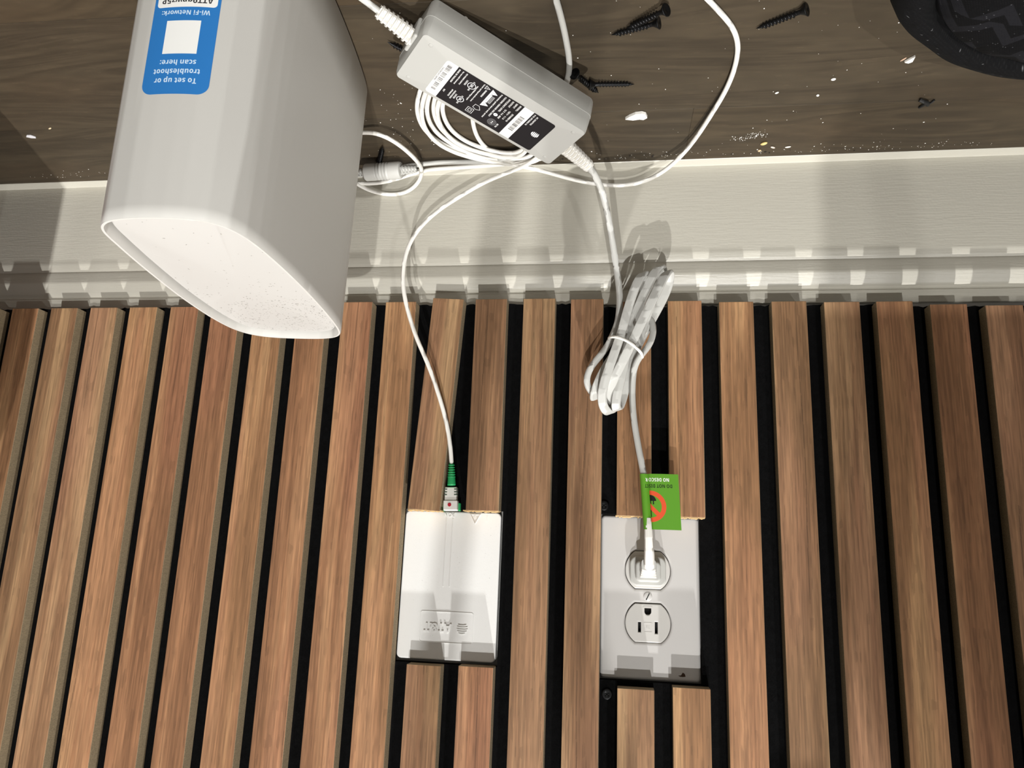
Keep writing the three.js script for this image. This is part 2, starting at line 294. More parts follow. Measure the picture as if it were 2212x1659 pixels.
// ---------------------------------------------------------------- outlet
{
  const T = thing('wall_outlet', 'white duplex outlet in a painted cover plate set between the cut slats', 'outlet');
  T.position.copy(V(-104.8, 363.4, -21.4));
  const pl = roundRect(75.6, 122.4, 3.2);
  const face = (cy, path) => { const a = Math.acos(14.3 / 17.4), s = path ? new THREE.Path() : new THREE.Shape(), r = path ? 17.6 : 17.15, f = path ? 14.6 : 14.15, b = Math.asin(f / r); s.absarc(1.6, cy, r, -b, b, false); s.absarc(1.6, cy, r, Math.PI - b, Math.PI + b, false); s.closePath(); return s; };
  pl.holes.push(face(-19.8, true), face(19.8, true));
  part(T, 'cover_plate', mmScale(ext(pl, 2.2, 1.9, 1.7, 4)), M.plate);
  const st = new THREE.Shape(); [[-4.6, 0], [-1.5, 0.4], [0.4, 3.4], [2.4, 2.2], [3.4, -0.6], [0.6, -1.2], [-2.4, -1]].forEach((p, i) => (i ? st.lineTo(p[0], p[1]) : st.moveTo(p[0], p[1])));
  part(T, 'chipped_paint', mmScale(ext(st, 0.12)).scale(0.7, 0.7, 1).rotateZ(Math.PI).translate(-0.024, 0.0567, 0.00392), MAT({ color: 0x4a3526, roughness: 0.9 }), 'brown chipped spot on the painted cover plate');
  for (const cy of [-19.8, 19.8]) {
    const s = face(cy, false); const slotH = (x, y, w, h) => { const q = new THREE.Path(); q.moveTo(x - w / 2, y - h / 2); q.lineTo(x + w / 2, y - h / 2); q.lineTo(x + w / 2, y + h / 2); q.lineTo(x - w / 2, y + h / 2); q.closePath(); s.holes.push(q); };
    slotH(1.6 + 6.35, cy + 3.2, 2.1, 7.4); slotH(1.6 - 6.35, cy + 3.2, 2.1, 8.6);
    const q = new THREE.Path(); q.moveTo(1.6 - 2.6, cy - 11); q.lineTo(1.6 + 2.6, cy - 11); q.lineTo(1.6 + 2.6, cy - 8.6); q.absarc(1.6, cy - 8.4, 2.6, 0, Math.PI, false); q.closePath(); s.holes.push(q);
    part(T, 'receptacle_face', mmScale(ext(s, 3.2, 0.6, 0.6, 3)).translate(0, 0, 0.0009), M.receptacle);
    part(T, 'contact_well', bx(-14, cy - 13, 0.5, 17, cy + 13, 0.9), M.hole);
    if (cy > 0) {
      part(T, 'tamper_mark', [mmScale(ext(frameShape(6.4, 7, 0.6, 0.25), 0.15)).translate(0.0016, (cy + 3.2) * S, 0.0047), text3('TR', 1.9, 0.15).translate(0.0016, (cy + 3.2) * S, 0.0047)], M.receptacle);
      part(T, 'ground_collar', mmScale(ext((() => { const k = roundRect(7.6, 6.4, 1.4, 1.6, cy - 9.3); const hh = new THREE.Path(); hh.moveTo(-1, cy - 11); hh.lineTo(4.2, cy - 11); hh.lineTo(4.2, cy - 8.6); hh.absarc(1.6, cy - 8.4, 2.6, 0, Math.PI, false); hh.closePath(); k.holes.push(hh); return k; })(), 0.25)).translate(0, 0, 0.0046), M.receptacle);
    }
  }
  const sc = part(T, 'plate_screw', lathe([[0, 1.0], [2.4, 0.9], [3.2, 0.4], [3.3, 0], [3.3, -1]].reverse(), 28).rotateX(Math.PI / 2).translate(0.0016, 0.0002, 0.0041), M.plate);
  part(sc, 'screw_slot', bx(-2.9, -0.35, 0, 2.9, 0.35, 0.25).rotateZ(-0.75 + Math.PI / 2 + 0.3).translate(0.0016, 0.0002, 0.0049), M.hole);
}

// ---------------------------------------------------------------- power adapter (frame of its own: x along the case, y out of its label side)
const AD = thing('power_adapter', 'light grey power brick with a black and white rating label tilted on the white cords', 'power adapter');
{
  const bas = new THREE.Matrix4().set(0.76843, 0.13566, -0.62539, 0.0023, -0.21755, 0.97445, -0.05592, 0.03, 0.60183, 0.17903, 0.7783, 0.1553, 0, 0, 0, 1);
  AD.applyMatrix4(bas);
  const rect = (l, w, r, y) => { const out = [], N = 7; for (const [sx, sz, a0] of [[1, -1, -90], [1, 1, 0], [-1, 1, 90], [-1, -1, 180]]) for (let i = 0; i <= N; i++) { const a = (a0 + 90 * i / N) * Math.PI / 180; out.push([sx * (l / 2 - r) + r * Math.cos(a), y, sz * (w / 2 - r) + r * Math.sin(a)]); } return out.reverse(); };
  const L = 128, W = 50;
  const body = (ys) => ys.map(([dl, y]) => rect(L - dl, W - dl, Math.max(1.5, 5 - dl / 2), y));
  part(AD, 'upper_case', loft(body([[0.35, 0.2], [0.9, 5], [2.2, 12.2], [2.8, 13.4], [4.0, 14.5], [6.5, 15], [7.2, 15]]), true, true, 0.5), M.brick);
  part(AD, 'lower_case', loft(body([[5, -15], [2, -14.4], [0.8, -13.2], [0.3, -11], [0, -0.4], [0, 0.2]]), true, true, 0.5), M.brick);
  for (const sx of [-1, 1]) for (const sz of [-1, 1]) part(AD, 'raised_dot', mmScale(new THREE.SphereGeometry(1.5, 14, 8).scale(1, 0.25, 1)).translate(sx * 0.055, 0.015, sz * 0.0175), M.brick);
  // rating label: 84.5 mm x 34.5 mm
  const lab = canvasTex(690, 1690, (g, w, h) => {
    g.fillStyle = '#f1f0ec'; g.fillRect(0, 0, w, h); const k = 20, ink = '#16161a', pale = '#e8e8e6';
    g.fillStyle = ink; g.fillRect(0, 0, w, 18 * k); g.fillRect(0, 25.7 * k, w, 50.5 * k);
    const t = (s, x, y, size, c = pale, f = 'sans-serif', b = 'bold ') => { g.fillStyle = c; g.font = b + size * k + 'px ' + f; g.textAlign = 'left'; g.fillText(s, x * k, y * k); };
    // emblem
    const cx = 17.4 * k, cy = 6.2 * k, R = 2.9 * k; g.save(); g.beginPath(); g.arc(cx, cy, R, 0, 7); g.clip(); g.fillStyle = '#f4f4f4'; for (let i = 0; i < 5; i++) { g.beginPath(); g.ellipse(cx + R * 0.25, cy - R * 0.78 + i * R * 0.4, R * 1.02, R * 0.15, -0.1, 0, 7); g.fill(); } g.restore();
    t('AC ADAPTER', 2, 14.4, 1.7); t('P/N: EPS48R0-16', 1.2, 16.9, 1.7);
    const bars = (x0, y0, len, hgt, seed) => { const r = rng(seed); let x = x0; g.fillStyle = ink; while (x < x0 + len) { const b = 0.14 + Math.floor(r() * 3) * 0.16; g.fillRect(x * k, y0 * k, b * k, hgt * k); x += b + 0.14 + Math.floor(r() * 3) * 0.14; } };
    bars(9.5, 19.8, 16.5, 3.6, 4); bars(2.2, 79.2, 27, 3.2, 8);
    g.save(); t('D84I08024SC08990', 7, 84.2, 1.65, ink); g.restore();
    t('MODEL:', 1.2, 28.6, 1.75); t('EPS48R0-16', 11.5, 28.6, 1.75);
    t('INPUT', 1.2, 31.5, 1.75); t('120 V~  1.1 A', 10.5, 31.5, 1.75); t('60 Hz', 27, 31.5, 1.75);
    t('OUTPUT', 1.2, 34.4, 1.75); t('12 V  4 A  48W', 11, 34.4, 1.75);
    t('EFFICIENCY LEVEL', 1.2, 37.3, 1.75); g.beginPath(); g.arc(20.4 * k, 36.8 * k, 1.5 * k, 0, 7); g.fillStyle = '#f0f0f0'; g.fill(); t('VI', 19.6, 37.4, 1.4, ink);
    t('CAUTION: INDOOR USE ONLY', 1.2, 40.2, 1.7); t('Protection: pulled wire or cord, service', 1.2, 43.2, 1.5);
    // house-and-plug mark, boxed square, pentagon
    g.strokeStyle = '#a5a5a5'; g.lineWidth = 4; for (let i = 0; i < 3; i++) { g.beginPath(); g.arc(28.5 * k, 35.2 * k, (1.2 + i * 0.9) * k, 0, 7); g.stroke(); } g.fillStyle = '#d5d5d5'; g.beginPath(); g.arc(28 * k, 35 * k, 0.5 * k, 0, 7); g.arc(29.4 * k, 35 * k, 0.5 * k, 0, 7); g.fill();
    g.strokeStyle = '#dcdcdc'; g.lineWidth = 6; g.strokeRect(27 * k, 50.2 * k, 4.6 * k, 4.6 * k); g.strokeRect(28.2 * k, 51.4 * k, 2.2 * k, 2.2 * k);
    g.beginPath(); g.moveTo(21.5 * k, 49 * k); g.lineTo(24.5 * k, 47 * k); g.lineTo(26 * k, 49.5 * k); g.lineTo(25 * k, 52.4 * k); g.lineTo(21.6 * k, 52 * k); g.closePath(); g.stroke();
    // caution strip with two triangles
    g.fillStyle = '#f0f0ee'; g.beginPath(); g.moveTo(1.6 * k, 49.6 * k); g.lineTo(7 * k, 49.6 * k); g.lineTo(4.3 * k, 44.6 * k); g.fill(); g.beginPath(); g.moveTo(14.6 * k, 49.6 * k); g.lineTo(20 * k, 49.6 * k); g.lineTo(17.3 * k, 44.6 * k); g.fill(); g.fillRect(6.6 * k, 47.2 * k, 8.6 * k, 2.4 * k); g.fillStyle = '#8d8d8d'; g.fillRect(7.2 * k, 44.8 * k, 7.4 * k, 2 * k);
    t('CAUTION', 7.5, 46.4, 1.4, ink); t('RISK OF SHOCK', 7.1, 48.8, 0.95, ink); t('ϟ', 3.7, 48.9, 2.4, ink); t('!', 16.9, 49.1, 2.6, ink);
    g.strokeStyle = '#e8e8e8'; g.beginPath(); g.moveTo(1.4 * k, 54.4 * k); g.lineTo(4.6 * k, 54.4 * k); g.lineTo(3 * k, 51.2 * k); g.closePath(); g.stroke(); t('!', 2.75, 54, 1.8); t('WARNING', 5.2, 53.2, 1.6); t('Cancer and Reproductive Harm', 1.3, 56.4, 1.35); t('www.P65Warnings.ca.gov', 6, 59, 1.35);
    const ul = (x, y, r) => { g.strokeStyle = '#f2f2f2'; g.lineWidth = 0.42 * k; g.beginPath(); g.arc(x * k, y * k, r * k, 0, 7); g.stroke(); t('UL', x - r * 0.62, y + r * 0.38, r * 1.05, '#f2f2f2'); t('c', x - r - 1.6, y + 0.6, 2.1); t('US', x + r + 0.5, y + 0.6, 1.7); t('LISTED', x - 2.6, y + r + 2.1, 1.6); };
    ul(8.8, 62, 2.7); ul(25, 62.2, 2.4); t('ITE POWER SUPPLY', 1.4, 69.6, 1.35); t('AUDIO/VIDEO', 20, 68.6, 1.4); t('APPARATUS', 20.4, 70.6, 1.4);
    t('For use with Gateway', 1.4, 72.3, 1.35); t('MADE IN THAILAND', 1.4, 75, 1.5); t('DET', 24, 75, 1.5);
  });
  const lm = MAT({ map: lab, roughness: 0.4 });
  const sh = roundRect(34.5, 84.5, 2), lg = mmScale(new THREE.ShapeGeometry(sh, 6)); const u = lg.attributes.uv, p = lg.attributes.position; for (let i = 0; i < u.count; i++) u.setXY(i, p.getX(i) / 0.0345 + 0.5, p.getY(i) / 0.0845 + 0.5);
  // shape x = reading direction (-z), shape y = up (-x)
  lg.applyMatrix4(new THREE.Matrix4().set(0, -1, 0, -0.0008, 0, 0, 1, 0.01515, -1, 0, 0, -0.0026, 0, 0, 0, 1));
  part(AD, 'rating_label', lg, lm, 'black and white rating label with emblem and barcodes');
  // ribbed strain reliefs: a tapered core with open rings
  const relief = (len, r0, r1, n) => { const list = [lathe([[0, 0], [r0 * 0.55, 0], [r1 * 0.58, len], [0, len]], 18)]; for (let i = 0; i < n; i++) { const y = (i + 0.5) * len / n, r = r0 + (r1 - r0) * i / n; list.push(lathe([[r * 0.5, y - len / n * 0.24], [r, y - len / n * 0.22], [r, y + len / n * 0.22], [r * 0.5, y + len / n * 0.24]], 18)); } for (const a of [0, Math.PI / 2]) { const b = bx(-0.9, 0, -r0 * 0.97, 0.9, len, r0 * 0.97); const q = b.attributes.position; for (let i = 0; i < q.count; i++) { const t = q.getY(i) / (len * S); q.setZ(i, q.getZ(i) * (1 + (r1 / r0 - 1) * t)); } list.push(b.rotateY(a)); } return list; };
  part(AD, 'strain_relief', relief(26, 6.2, 4.6, 8), M.cable).applyMatrix4(new THREE.Matrix4().makeTranslation(0.064, 0.004, 0.004).multiply(new THREE.Matrix4().makeRotationZ(-Math.PI / 2 - 0.05)).multiply(new THREE.Matrix4().makeRotationX(0.1)));
  part(AD, 'strain_relief', relief(31, 6.4, 4.6, 9), M.cable).applyMatrix4(new THREE.Matrix4().makeTranslation(-0.0625, 0.003, -0.0095).multiply(new THREE.Matrix4().makeRotationFromQuaternion(new THREE.Quaternion().setFromUnitVectors(new THREE.Vector3(0, 1, 0), new THREE.Vector3(-0.962, -0.06, -0.265).normalize()))));
  part(AD, 'relief_collar', bx(63, -6, -4, 66, 10, 13, 1.5), M.brick);
  AD.updateMatrixWorld(true);
  // low-voltage cord in room coordinates: out of the brick, a turn outside the view, back under the brick to the choke
  const inv = AD.matrixWorld.clone().invert(), dc = (pts, r) => sweep(pts, r).applyMatrix4(inv);
  part(AD, 'low_voltage_cord', dc([[63.4, 14.3, 211], [67.6, 12.7, 215], [73, 10.6, 220.3], [80, 8, 227], [90, 5.5, 240], [95, 4, 264], [70, 4, 292], [20, 4, 300], [-20, 4, 280], [-36, 4, 245], [-41.2, 4, 207], [-43.7, 4, 186.5], [-45.2, 4, 164], [-45.8, 4, 139], [-42, 4, 118], [-30, 5, 88], [-18, 8, 58], [-6, 8, 40], [8, 7, 26], [26, 5.4, 17.5], [46, 4.6, 15], [74, 4.6, 16.5], [92, 5.2, 16], [112, 8, 16]], 2.1), M.cord);
  const ch = new THREE.Group(); ch.name = 'ferrite_choke'; AD.add(ch);
  const barrel = [[0, -17], [6.6, -17], [7.6, -15.5]]; for (let i = 0; i < 5; i++) { const y = -5.6 + i * 2.8; barrel.push([7.6, y - 0.7], [6.9, y - 0.5], [6.9, y + 0.5], [7.6, y + 0.7]); } barrel.push([7.6, 15.5], [6.6, 17], [0, 17]);
  const place = (g) => g.rotateZ(Math.PI / 2).rotateY(0.06).translate(0.1265, 0.0112, 0.0165).applyMatrix4(inv);
  part(ch, 'barrel', place(lathe(barrel, 30)), M.cord);
  part(ch, 'choke_sleeve', place(merge([...relief(12, 4.2, 3, 5).map((g) => g.rotateX(Math.PI).translate(0, -0.017, 0)), ...relief(14, 4.2, 3, 5).map((g) => g.translate(0, 0.017, 0))])), M.cord);
}

// ---------------------------------------------------------------- mains cord with bundle, plug and tag
const PC = thing('mains_cable', 'grey flat mains cord bundled with a twist tie, plugged into the outlet', 'cable');
{
  const wide = [-0.94, -0.34, 0];
  const A = [[-121, 112.2, 20], [-119.3, 112.5, 27], [-116.1, 116.3, 34], [-111.3, 128.7, 37], [-105.8, 140.2, 38], [-99.6, 152.9, 38], [-94.7, 164.4, 37], [-90.3, 173.4, 36], [-86.2, 182.4, 35], [-80.9, 192.4, 32], [-76.4, 200.9, 29], [-71.9, 210, 25], [-70.1, 215.6, 20], [-70.4, 220.3, 14], [-72.8, 218.6, 10], [-74.9, 213.5, 10], [-79.9, 202.3, 10], [-88.3, 182.9, 12], [-95.9, 167.8, 14], [-103.5, 153.3, 15], [-111.1, 139.6, 16], [-117.1, 127.6, 17], [-120.1, 118.2, 18]];
  const B = [[-116, 107, 22], [-114.4, 107.4, 28], [-110.9, 109.5, 33], [-106.6, 116.4, 35], [-101.6, 128.5, 35], [-96.6, 139.4, 34], [-91.6, 152.8, 33], [-88.3, 162.8, 32], [-86.7, 171.6, 30], [-85, 183.5, 30], [-82.9, 195.3, 30], [-80, 206.8, 29], [-77.9, 217.2, 27], [-77.1, 223.6, 22], [-78.2, 224.7, 16], [-80.6, 222.2, 11], [-83.2, 212.9, 11], [-86.5, 199.6, 13], [-90.3, 184.6, 15], [-94.2, 170.5, 17], [-99.3, 155.1, 18], [-105.3, 136.1, 19], [-111.3, 120.5, 20], [-115.1, 111.1, 21]];
  const C = [[-102.9, 111.5, 24], [-99.4, 114.2, 30], [-95.2, 121.5, 33], [-91.8, 129.7, 34], [-88, 142.7, 34], [-85.1, 153, 34], [-82.6, 165, 34], [-78.5, 176.9, 34], [-74.1, 189.3, 33], [-70.4, 199.9, 32], [-67.8, 209.4, 30], [-66.6, 217.1, 27], [-68.1, 223.6, 22], [-71.7, 227, 18], [-75.3, 225.6, 13], [-77.3, 221, 9], [-73.2, 215.6, 8], [-72.3, 208.1, 9], [-77.4, 191.9, 10], [-84.2, 175.9, 12], [-89.3, 162.5, 14], [-94.4, 145.8, 17], [-98.7, 129.1, 20], [-101.7, 117.4, 22]];
  const Dd = [[-98.8, 122.1, 18], [-95.3, 130.8, 20], [-91.8, 146.8, 20], [-88.4, 162.5, 20], [-81.7, 172.9, 20], [-74.2, 183.2, 20], [-67.6, 194.3, 20], [-63.5, 204.6, 20], [-61, 211.1, 19], [-59.2, 214.1, 15], [-61.1, 214.9, 9], [-63.9, 212.8, 7], [-67.3, 199.8, 7], [-74.9, 183.5, 8], [-83.4, 167.4, 10], [-91.1, 147.7, 12], [-96.2, 130.5, 14]];
  const even = (L) => L.map((p, i) => { const a = L[(i + L.length - 1) % L.length], b = L[(i + 1) % L.length]; return p.map((v, k) => v * 0.6 + (a[k] + b[k]) * 0.2); });
  for (const p of B) if (p[2] > 24) p[2] -= 4; for (const p of Dd) if (p[2] > 18) p[2] += 2.5;
  for (const L of [A, B, C, Dd]) part(PC, 'cord_loop', sweep(even(L), 3.6, 1.7, wide, { closed: true, per: 8, n: 18 }), M.cord);
  part(PC, 'cord', sweep([[-54.5, 51.4, 90.1], [-57.4, 52.2, 86.1], [-60.6, 53.2, 78], [-66.3, 58.5, 60], [-72, 77.5, 41], [-77, 106, 29], [-80.4, 131.4, 23], [-79.5, 150.7, 22], [-77.6, 158.9, 23], [-75.2, 164.4, 24], [-73.5, 169.6, 24], [-69.4, 176.5, 24], [-64, 183.1, 23], [-58.6, 189.6, 22], [-55.7, 195.4, 21], [-54.6, 201.1, 20], [-55.8, 205.5, 17], [-60, 209.4, 12]], 2.6), M.cord);
  part(PC, 'cord', sweep([[-98.7, 140.7, 12], [-102.8, 145, 14], [-106.4, 152.2, 17], [-107, 160.8, 19], [-104.3, 170.9, 21], [-99.7, 177.6, 22], [-95.6, 182.3, 22], [-92.3, 188.5, 20], [-91, 198, 17], [-90.6, 210, 14.5], [-91.3, 224, 13.5], [-93.4, 240, 13.5], [-96.4, 257, 14], [-99.4, 273, 14.5], [-100.8, 290, 16], [-102.4, 314, 19.5]], 2.5), M.cord);
  part(PC, 'twist_tie', sweep([[-72.2, 167.1, 20], [-72.1, 168.4, 30], [-75.4, 169.5, 38], [-81, 171.5, 41], [-86.6, 174.4, 42], [-91.4, 177.5, 41], [-95.4, 180.5, 37], [-98.3, 182.4, 30], [-98.9, 182.3, 22], [-97.4, 181, 14], [-91.8, 174, 5], [-82.5, 167.4, 4], [-75.8, 164.9, 8]], 1.2, 1.2, null, { closed: true, per: 5, n: 10 }), M.cable);
  const P = new THREE.Group(); P.name = 'plug'; PC.add(P);
  const oct = (w, h, r, cy = 0) => roundRect(w, h, r, 0, cy);
  part(P, 'plug_flange', mmScale(ext(oct(27.5, 22.5, 6), 5, 1.2, 1.2, 3)).translate(-0.1032, 0.3445, -0.0164), M.cord);
  part(P, 'plug_step', mmScale(ext(oct(19, 15.5, 3.5), 5.4, 1.6, 1.6, 3)).translate(-0.1032, 0.3447, -0.0105), M.cord);
  part(P, 'plug_stem', loft([0, 1, 2, 3].map((i) => { const s = 1 - i * 0.05, c = [-103.2, 344.5 - i * 1.6, -4 + i * 4]; return Array.from({ length: 24 }, (_, k) => { const a = -k / 24 * 6.2832, x = Math.sign(Math.cos(a)) * Math.abs(Math.cos(a)) ** 0.5 * 6.3 * s, y = Math.sign(Math.sin(a)) * Math.abs(Math.sin(a)) ** 0.5 * 4.8 * s; return [c[0] - x, c[1] + y, c[2]]; }); }), true, true, 0.5), M.cord);
  const ribs = []; for (let i = 0; i < 4; i++) ribs.push(bx(-109.4 + i * 0.3, 347.6 - i * 1.7, -2.6 + i * 3, -97 - i * 0.3, 349.4 - i * 1.7, -1.2 + i * 3, 0.5, 1));
  part(P, 'grip_rib', ribs, M.cable);
  part(P, 'plug_sleeve', sweep([[-102.2, 306, 18.6], [-102.6, 314, 19.2], [-103, 324, 18], [-103.3, 332, 15.5], [-103.4, 338.5, 11.5], [-103.4, 340.8, 9]], 3.7, 3.7, null, { scaleAt: (t) => 0.7 + 0.36 * Math.min(1, t * 1.3) }), M.cable);
  // green tag folded round the cord
  const tag = canvasTex(640, 840, (g, w, h) => {
    g.fillStyle = '#63a32a'; g.fillRect(0, 0, w, h); const k = 20;
    const cx = 22 * k, cy = 17.3 * k; g.save(); g.beginPath(); g.rect(0, 0, 22.3 * k, h); g.clip(); g.strokeStyle = '#ee5c33'; g.lineWidth = 3.4 * k; g.beginPath(); g.arc(cx, cy, 10.2 * k, 0, 7); g.stroke();
    g.fillStyle = '#121512'; g.beginPath(); g.arc(cx, cy + 4 * k, 4.6 * k, 0, Math.PI, false); g.fill(); g.fillRect(cx - 3 * k, cy + 1.4 * k, 0.9 * k, 2.8 * k); g.fillRect(cx - 0.9 * k, cy - 8 * k, 0.9 * k, 12 * k);
    g.save(); g.translate(cx, cy); g.rotate(0.8); g.fillStyle = '#ee5c33'; g.fillRect(-9.6 * k, -1.6 * k, 19.2 * k, 3.2 * k); g.restore(); g.restore();
    g.textAlign = 'left'; g.fillStyle = '#10140e'; g.font = `bold ${3.7 * k}px sans-serif`; g.fillText('DO NOT DIS', 4.7 * k, 34 * k, 17.6 * k); g.fillText('ECT', 22.6 * k, 34 * k, 4.6 * k); g.fillStyle = '#ffffff'; g.fillText('NO DESCO', 6.8 * k, 38.8 * k, 15.6 * k); g.fillText('R', 24 * k, 38.8 * k);
  });
  const tm = MAT({ map: tag, roughness: 0.55, side: THREE.DoubleSide }), pos = [], uv = [], idx = [], cols = 24, rows = 10;
  for (let i = 0; i <= cols; i++) for (let j = 0; j <= rows; j++) {
    const v = j / rows, s = i / cols * 32, cxx = -99.1 - v * 0 + (1 - v) * 0; const y = 314.2 - v * 41.6, cc = [-99.4 - (1 - v) * 2.9, 14.6 + (1 - v) * 4.2];
    let x, z; if (s < 22.6) { x = cc[0] - 2.9 - (22.6 - s) + 1.2 * (1 - v); z = cc[1] + 3.0 + 1.2 * Math.sin(s * 0.12); } else { const a = (s - 22.6) / 9.4 * Math.PI; x = cc[0] - Math.cos(a) * 3.1 + (1 - a / Math.PI) * 0.2; z = cc[1] + Math.sin(a) * 3.1 + 0.1 + (a < 0.3 ? (0.3 - a) * 6 : 0); }
    pos.push(x * S, y * S, z * S); uv.push(s / 32, 1 - v);
  }
  for (let i = 0; i < cols; i++) for (let j = 0; j < rows; j++) { const a = i * (rows + 1) + j, b = a + 1, c = a + rows + 1, d = c + 1; idx.push(a, b, d, a, d, c); }
  const tg = new THREE.BufferGeometry(); tg.setAttribute('position', new THREE.Float32BufferAttribute(pos, 3)); tg.setAttribute('uv', new THREE.Float32BufferAttribute(uv, 2)); tg.setIndex(idx); tg.computeVertexNormals();
  part(PC, 'warning_tag', tg, tm, 'bright green warning tag with a struck-out plug symbol');
}

// ---------------------------------------------------------------- fibre cable
const FC = thing('fiber_cable', 'thin white fibre cable running from the green connector to coils under the power brick', 'cable');
{
  const fc = (pts, r = 1.75) => part(FC, 'cable', sweep(pts, r), M.cable);
  fc([[54.6, 268, -4], [54.9, 262, -3.2], [55.7, 253, -1], [59, 234.4, 2], [65.8, 212, 6], [76, 185.4, 10], [86, 164.6, 14], [93.6, 143.6, 18], [99.1, 120.4, 22], [98.2, 94.8, 25], [91.1, 75.9, 26], [75.1, 56.6, 25], [54.3, 40.7, 23], [31, 26.2, 22], [7.7, 15.9, 20], [-10, 11, 26], [-20, 8, 46], [-22, 6, 70]]);
  // slack coil: several turns that pass under the brick
  fc([[18, 2, 190], [48, 2, 150], [66, 2.4, 120], [76.5, 2, 93.6], [78, 2, 64], [69.4, 2, 43.5], [54.6, 2.4, 29], [32, 3, 20.8], [9, 3, 14], [-14, 3, 12], [-30, 4, 24], [-34, 6, 48], [-26, 6, 80]]);
  fc([[14, 2, 180], [44, 2, 142], [61.5, 2.4, 112], [70.2, 2, 87], [69.4, 2, 60], [58.5, 2, 38.8], [42.8, 5, 25], [20, 6.2, 18], [-4, 6, 16], [-22, 6, 28], [-24, 8, 56]]);
  fc([[10, 2, 172], [38, 2, 138], [57.5, 2.4, 110], [64.5, 2, 87], [63.6, 2, 62], [53, 2.4, 41], [38, 4, 30], [16, 6.5, 22], [-4, 8, 24], [-14, 9, 44]]);
  fc([[8, 5, 166], [36, 5, 134], [55, 5.6, 108], [61.5, 5.4, 86], [60, 5.4, 61], [50, 5.6, 41.5], [34, 6, 31], [12, 8, 25], [-2, 10, 34], [-6, 10, 54]]);
  fc([[6, 2, 160], [33, 2, 128], [53, 2.2, 104], [57.5, 2, 84], [56, 2, 62], [46, 2.6, 43.5], [30, 4, 33], [10, 6, 28], [-3, 8, 40], [-8, 8, 62]]);
  fc([[22, 2, 112], [34, 2, 84], [36.6, 2, 64], [36, 2, 46], [30.6, 2.4, 30], [22, 5, 21], [5, 8, 15], [-12, 9, 22], [-22, 9, 44]]);
  // loop beside the gateway
  fc([[-20, 6, 26], [2, 8, 18], [30, 8, 14.5], [60, 8.2, 13], [82, 7.6, 11], [95, 7.2, 7], [110, 8.4, 2], [128.6, 11.3, -2], [147, 11.3, -4.5], [163, 9, -5], [172, 7, 4], [172, 6.4, 14], [165, 8, 4], [154.9, 12.2, -7.6], [143.5, 17.2, -8.6], [126.7, 20.8, -9], [112.6, 19.5, -8.6], [101.7, 14.2, -5], [95.8, 10.6, 3], [90.6, 12, 22], [91, 14, 40], [99.2, 13.4, 64], [112.3, 9, 72.5], [124.6, 6, 71], [140, 4, 66]]);
  // wide loop on the board side
  fc([[-95, 2, 236], [-127.5, 2, 202], [-140.2, 2, 184], [-152.2, 2, 167], [-158.2, 2.2, 149.5], [-159, 3, 125], [-155.7, 4, 100], [-148.5, 6, 74], [-137.5, 8.1, 38], [-124.2, 12.4, 14], [-109.2, 19.1, 4], [-89.8, 23.4, 0], [-66.1, 22.7, 0], [-42.3, 18.3, 2], [-22.6, 13.7, 6], [-3.1, 10.3, 12], [22, 8.6, 18.5], [44, 6.4, 24], [60, 5, 33], [71, 4.8, 48], [75.5, 4.8, 68], [73, 4.8, 92], [62, 4.8, 120], [44, 4.6, 150]]);
  const bt = part(FC, 'boot', lathe([[0, 0], [1.9, 0], [2.0, 4], [3.0, 11], [3.4, 17.5], [3.3, 18.6], [0, 18.8]], 20), M.green, 'green strain boot'); bt.position.copy(V(54.9, 264.2, -3.6)); bt.rotation.set(-0.08, 0, 0.04);
  const rings = []; for (let i = 0; i < 6; i++) rings.push(mmScale(new THREE.TorusGeometry(2.25 + i * 0.13, 0.4, 8, 20).rotateX(Math.PI / 2)).translate(0, (2.2 + i * 1.9) * S, 0)); part(bt, 'boot_ring', rings, M.green);
  const cn = new THREE.Group(); cn.name = 'connector'; FC.add(cn); cn.position.copy(V(54.3, 293.6, -7)); cn.rotation.z = 0.03;
  part(cn, 'connector_body', [bx(-5, -9.6, -3.5, 5, 4, 2.6, 0.8), bx(-5.8, 1, -3.7, 5.8, 9.4, 3.4, 1)], M.cable);
  part(cn, 'grip_groove', [-8.2, -6, -3.8].flatMap((y) => [bx(-5.2, y, -2, -2.9, y + 0.9, 2.75), bx(2.9, y, -2, 5.2, y + 0.9, 2.75)]), MAT({ color: 0x4a5a4c, roughness: 0.7 }));
  part(cn, 'red_dot', mmScale(new THREE.CylinderGeometry(1.45, 1.45, 0.5, 20).rotateX(Math.PI / 2)).translate(0.0005, 0.0048, 0.0034), M.red, 'small red dot');
  part(cn, 'adapter_ear', [bx(-7.4, 3, -5, -5.6, 9.4, -1.5, 0.5), bx(5.6, 3, -5, 7.4, 9.4, -1.5, 0.5)], M.green);
}

